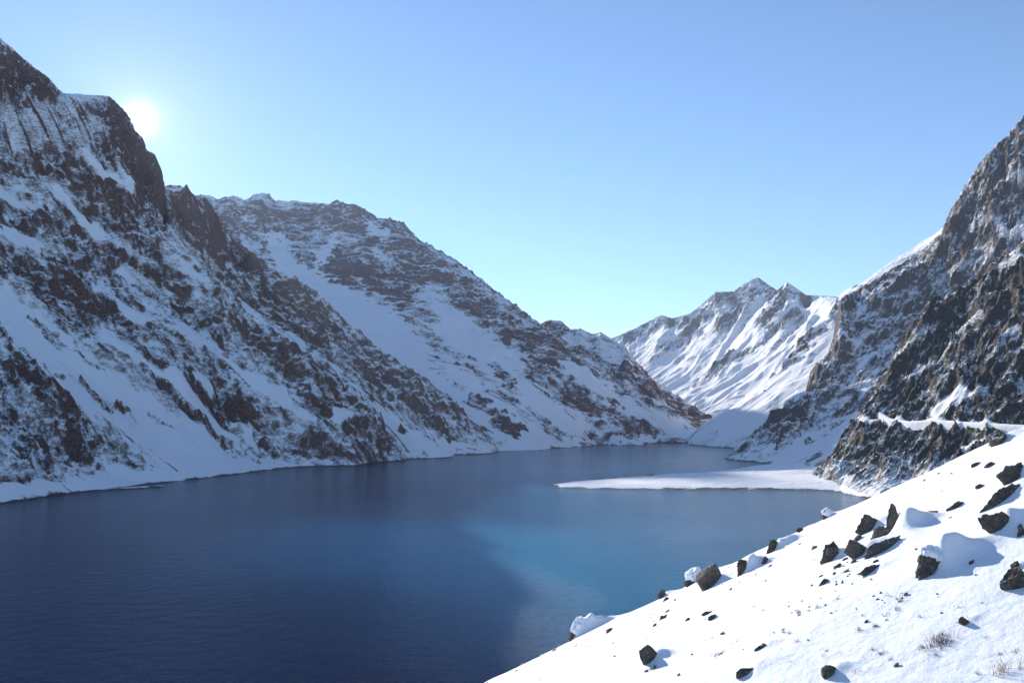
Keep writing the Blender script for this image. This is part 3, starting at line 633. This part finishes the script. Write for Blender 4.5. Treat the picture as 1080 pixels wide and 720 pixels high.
for cx, cy_, rx, ry, n in ((890, 598, 34, 16, 26), (925, 632, 40, 10, 10), (700, 648, 40, 16, 16), (862, 640, 40, 14, 14), (600, 678, 40, 12, 12), (780, 606, 40, 12, 12), (760, 690, 60, 16, 10), (980, 510, 50, 16, 8), (1010, 640, 60, 40, 8)):
    for _ in range(n):
        spots.append((cx+rnd.gauss(0, rx*.5), cy_+rnd.gauss(0, ry*.5)-.0, rnd.choice((2.2, 2.6, 3, 3.5, 4.5))))
for px, py, w in spots:
    x, y, g = hit(px, py); s = y/F
    o = bpy.data.objects.new('stone', rnd.choice(protos)); C.objects.link(o)
    k = w*s; o.location = (x, y, g+k*.04); o.scale = (k, k, k); o.rotation_euler = (rnd.uniform(-.3, .3), -.42+rnd.uniform(-.15, .15), rnd.uniform(-.4, .4))
    o['label'] = 'tiny dark stone barely poking through the open snow of the near slope'; o['category'] = 'stone'; o['group'] = 'tiny stones poking through the near snow'

# the slope itself, with snow banked up behind every boulder
azs = np.concatenate([np.radians(np.arange(-75, -6, 1.0)), np.radians(np.arange(-6, 36, .085)), np.radians(np.arange(36, 110, 1.0))])
rs = np.exp(np.concatenate([np.arange(0, math.log(8), .02), np.arange(math.log(8), math.log(100), .0038), np.arange(math.log(100), math.log(420), .012)]))
A, Rr = np.meshgrid(azs, rs); X = np.sin(A)*Rr; Y = np.cos(A)*Rr
Z = ground(X, Y)
Z = Z+fbm(X*.8+Y*.3, Y*.5-X*.2, 1.3, 5, 220, .55)*.06+np.clip(fbm(X, Y, .5, 2, 230), .1, 1)*.02
for (bx, by, bw, bh, off, kx) in BANKS:
    dx = X-bx-off; dy = Y-by
    m = (np.abs(dx) < bw*5) & (np.abs(dy) < bw*4)
    dx = dx[m]; dy = dy[m]
    wob = 1+.25*perlin((X[m]*1.3/bw).astype(f32), (Y[m]*1.3/bw).astype(f32), 260)
    Z[m] += bh*wob*np.exp(-np.where(dx > 0, dx/(bw*kx), dx/(bw*.34))**2)*np.exp(-(dy/(bw*.55))**2)
ppx, ppy = proj(X, Y, Z)
bare = .16+.26*fbm(X, Y, 7, 4, 240)+.5*fbm(X, Y, 1.0, 3, 241)*sstep(0.0, .5, fbm(X, Y, 16, 3, 243)+.15)
bare = bare+.52*(1-sstep(0, 9, polydist(ppx, ppy, [(905, 526), (940, 508), (975, 492), (1010, 476), (1040, 462)])))*(Y > 25)
bare = bare+.30*(1-sstep(0, 4, polydist(ppx, ppy, [(560, 687), (640, 650), (720, 612), (800, 580), (880, 545)])))*(Y > 30)
structure(grid_mesh('snow_slope', X, Y, Z, m_fg, {'bare': bare}))


def grass_mat(name, a, b2):
    m, nt, b = newmat(name); tc = nt.nodes.new('ShaderNodeTexCoord')
    nt.links.new(ramp(nt, noise(nt, tc.outputs['Object'], 30, 3, .5), .35, .65, a, b2), b.inputs['Base Color']); b.inputs['Roughness'].default_value = .9
    return m
m_straw = grass_mat('dry_straw', (.24, .17, .09), (.40, .31, .19)); m_twig = grass_mat('dark_twigs', (.07, .045, .03), (.16, .11, .07))
def tuft(px, py, wpx, hpx, n, label, mat, seed, lean=.3, spread=1.0, thick=.6, group='dry tufts on the near slope', name='grass_tuft', cat='grass tuft'):
    r = random.Random(seed); x0, y0, g0 = hit(px, py); s = math.hypot(y0, g0-H)/F
    V = []; Fc = []
    for k in range(n):
        bx = r.gauss(0, .26)*wpx*s*spread; by = r.gauss(0, .22)*wpx*s
        bz = float(ground(x0+bx, y0+by))-g0-.01
        L = hpx*s*r.uniform(.45, 1.1); az = r.uniform(0, 6.28); le = abs(r.gauss(0, lean))+.1
        wd = thick*s*r.uniform(.7, 1.3)
        base = len(V); segs = 4
        sx, sy = -math.sin(az), math.cos(az)
        for j in range(segs+1):
            t = j/segs; rr = L*t*math.sin(le*(.6+.8*t)); zz = L*t*math.cos(le*(.6+.8*t)); ww = wd*(1-.75*t)/2
            cx, cy = bx+rr*math.cos(az), by+rr*math.sin(az)
            for q in range(3):
                aa = q*2.094; V.append((cx+ww*math.cos(aa), cy+ww*math.sin(aa), bz+zz))
        for j in range(segs):
            a = base+j*3
            for q in range(3): Fc.append((a+q, a+(q+1) % 3, a+3+(q+1) % 3, a+3+q))
    o = mesh_from(name, V, Fc, mat, None, smooth=False, loc=(x0, y0, g0)); o['label'] = label; o['category'] = cat; o['group'] = group
T = tuft
T(990, 680, 26, 9, 170, 'densest dark brown dry tuft low on the slope, wider than the others', m_twig, 1, .6, thick=.55)
T(992, 671, 10, 5, 30, 'small dark tuft just above the densest brown tuft', m_twig, 2, .6)
T(973, 684, 6, 4, 25, 'tiny dark tuft at the left of the densest brown tuft', m_twig, 3, .6)
T(1056, 710, 18, 24, 38, 'tall sparse straw-coloured grass at the bottom right corner', m_straw, 4, .45, thick=.4)
T(1076, 706, 6, 20, 8, 'few thin straw stalks at the right edge beside the tall sparse grass', m_straw, 5, .25, thick=.35)
T(930, 691, 10, 4, 40, 'small dark tuft left of the densest brown tuft, above the black angular stone', m_twig, 6, .8)
T(923, 662, 6, 5, 22, 'little dark tuft in open snow above the small dark tuft', m_twig, 7, .7)
T(912, 693, 14, 4, 30, 'faint brown sprigs left of the small dark tuft', m_straw, 8, .9, thick=.4)
T(842, 648, 9, 5, 30, 'dark sprigs in the snow below the thin dark slab', m_twig, 9, .8)
T(862, 642, 10, 7, 22, 'sparse brown sprigs right of the dark sprigs', m_straw, 10, .5, thick=.4)
T(950, 628, 12, 4, 22, 'scattered dark twigs below the big split boulder', m_twig, 11, .9, thick=.5)
T(758, 691, 14, 6, 40, 'loose brown twigs right of the lone wedge rock', m_twig, 12, .8, thick=.45)
T(745, 676, 22, 5, 30, 'thin straw wisps above the loose brown twigs', m_straw, 13, .9, thick=.35)
T(686, 706, 12, 5, 30, 'short dark twigs just below the lone wedge rock', m_twig, 14, .8, thick=.45)
T(1040, 672, 6, 5, 12, 'single tiny sprig right of the small black stone', m_straw, 15, .5, thick=.4)

rs_ = random.Random(77)
for k in range(34):
    px = rs_.uniform(800, 1075); py = rs_.uniform(625, 712) if px > 880 else rs_.uniform(640, 700)
    T(px, py, rs_.uniform(3, 9), rs_.uniform(3, 7), 16, 'tiny sparse sprig of dry grass poking through the lower right snow', m_twig if k % 3 else m_straw, 100+k, .7, thick=.4, group='tiny sprigs in the lower snow')

# ------------------------------------------------------------------ camera, light, sky
cam = bpy.data.cameras.new('camera'); co = bpy.data.objects.new('camera', cam); C.objects.link(co)
cam.sensor_width = 36; cam.lens = F*36/1080; cam.clip_start = .1; cam.clip_end = 60000
co.location = (0, 0, H); co.rotation_euler = (math.pi/2+PITCH, 0, 0)
bpy.context.scene.camera = co
_d = Vector(P(147, 126, 1000))-Vector((0, 0, H))
SUN_AZ, SUN_EL = math.atan2(_d.x, _d.y), math.atan2(_d.z, math.hypot(_d.x, _d.y))      # azimuth from +y, negative to the left

sd = Vector((math.sin(SUN_AZ)*math.cos(SUN_EL), math.cos(SUN_AZ)*math.cos(SUN_EL), math.sin(SUN_EL)))
sl = bpy.data.lights.new('sun', 'SUN'); sl.energy = 3.2; sl.angle = math.radians(.53); sl.color = (1, .95, .88)
so = bpy.data.objects.new('sun', sl); C.objects.link(so); so.rotation_euler = (-sd).to_track_quat('-Z', 'Y').to_euler(); so.location = (-800, 2000, 900)
w = bpy.data.worlds.new('World'); bpy.context.scene.world = w; w.use_nodes = True
nt = w.node_tree; nt.nodes.clear()
wo = nt.nodes.new('ShaderNodeOutputWorld'); bg = nt.nodes.new('ShaderNodeBackground'); nt.links.new(bg.outputs[0], wo.inputs[0])
sky = nt.nodes.new('ShaderNodeTexSky'); sky.sky_type = 'NISHITA'; sky.sun_disc = False
sky.sun_elevation = SUN_EL; sky.sun_rotation = SUN_AZ; sky.altitude = 2900; sky.air_density = 1.0; sky.dust_density = .35; sky.ozone_density = 1.3
bg.inputs[1].default_value = .10
# the bright aureole round the sun itself, by angle from the sun
tc = nt.nodes.new('ShaderNodeTexCoord'); vm = nt.nodes.new('ShaderNodeVectorMath'); vm.operation = 'DOT_PRODUCT'
nt.links.new(tc.outputs['Generated'], vm.inputs[0]); vm.inputs[1].default_value = sd[:]
t2 = math_(nt, 'MAXIMUM', math_(nt, 'MULTIPLY_ADD', vm.outputs['Value'], -2, 2), 0)       # angle squared
core = math_(nt, 'MULTIPLY', math_(nt, 'EXPONENT', math_(nt, 'MULTIPLY', t2, -1/math.radians(.78)**2)), 6)
halo = math_(nt, 'MULTIPLY', math_(nt, 'EXPONENT', math_(nt, 'MULTIPLY', math_(nt, 'SQRT', t2), -1/math.radians(2.4))), 1.6)
glow = math_(nt, 'ADD', core, halo)
mx = nt.nodes.new('ShaderNodeVectorMath'); mx.operation = 'SCALE'; mx.inputs[0].default_value = (1, .96, .90); nt.links.new(glow, mx.inputs['Scale'])
ad = nt.nodes.new('ShaderNodeVectorMath'); ad.operation = 'ADD'; sk = nt.nodes.new('ShaderNodeVectorMath'); sk.operation = 'MULTIPLY'; sk.inputs[1].default_value = (.67, .775, .86); nt.links.new(sky.outputs[0], sk.inputs[0]); nt.links.new(sk.outputs[0], ad.inputs[0]); nt.links.new(mx.outputs[0], ad.inputs[1])
nt.links.new(ad.outputs[0], bg.inputs[0])
# thin mountain air
bm = bmesh.new(); bmesh.ops.create_cube(bm, size=1)
me = bpy.data.meshes.new('haze'); bm.to_mesh(me); bm.free()
ho = bpy.data.objects.new('haze', me); C.objects.link(ho); ho['kind'] = 'stuff'
ho.scale = (18100, 19200, 2500); ho.location = (0, 4500, 2500/2-60)
hm = bpy.data.materials.new('thin_air'); hm.use_nodes = True; ht = hm.node_tree; ht.nodes.clear()
hout = ht.nodes.new('ShaderNodeOutputMaterial'); pv = ht.nodes.new('ShaderNodeVolumePrincipled')
pv.inputs['Color'].default_value = (.60, .74, 1, 1); pv.inputs['Density'].default_value = 2.6e-5; pv.inputs['Anisotropy'].default_value = .15
ht.links.new(pv.outputs[0], hout.inputs['Volume']); me.materials.append(hm)
vs = bpy.context.scene.view_settings
bpy.context.scene.display_settings.display_device = 'sRGB'
vs.view_transform = 'Standard'; vs.look = 'None'; vs.gamma = 1; vs.exposure = 1.30
cy = bpy.context.scene.cycles
cy.max_bounces = 6; cy.diffuse_bounces = 4; cy.volume_bounces = 0
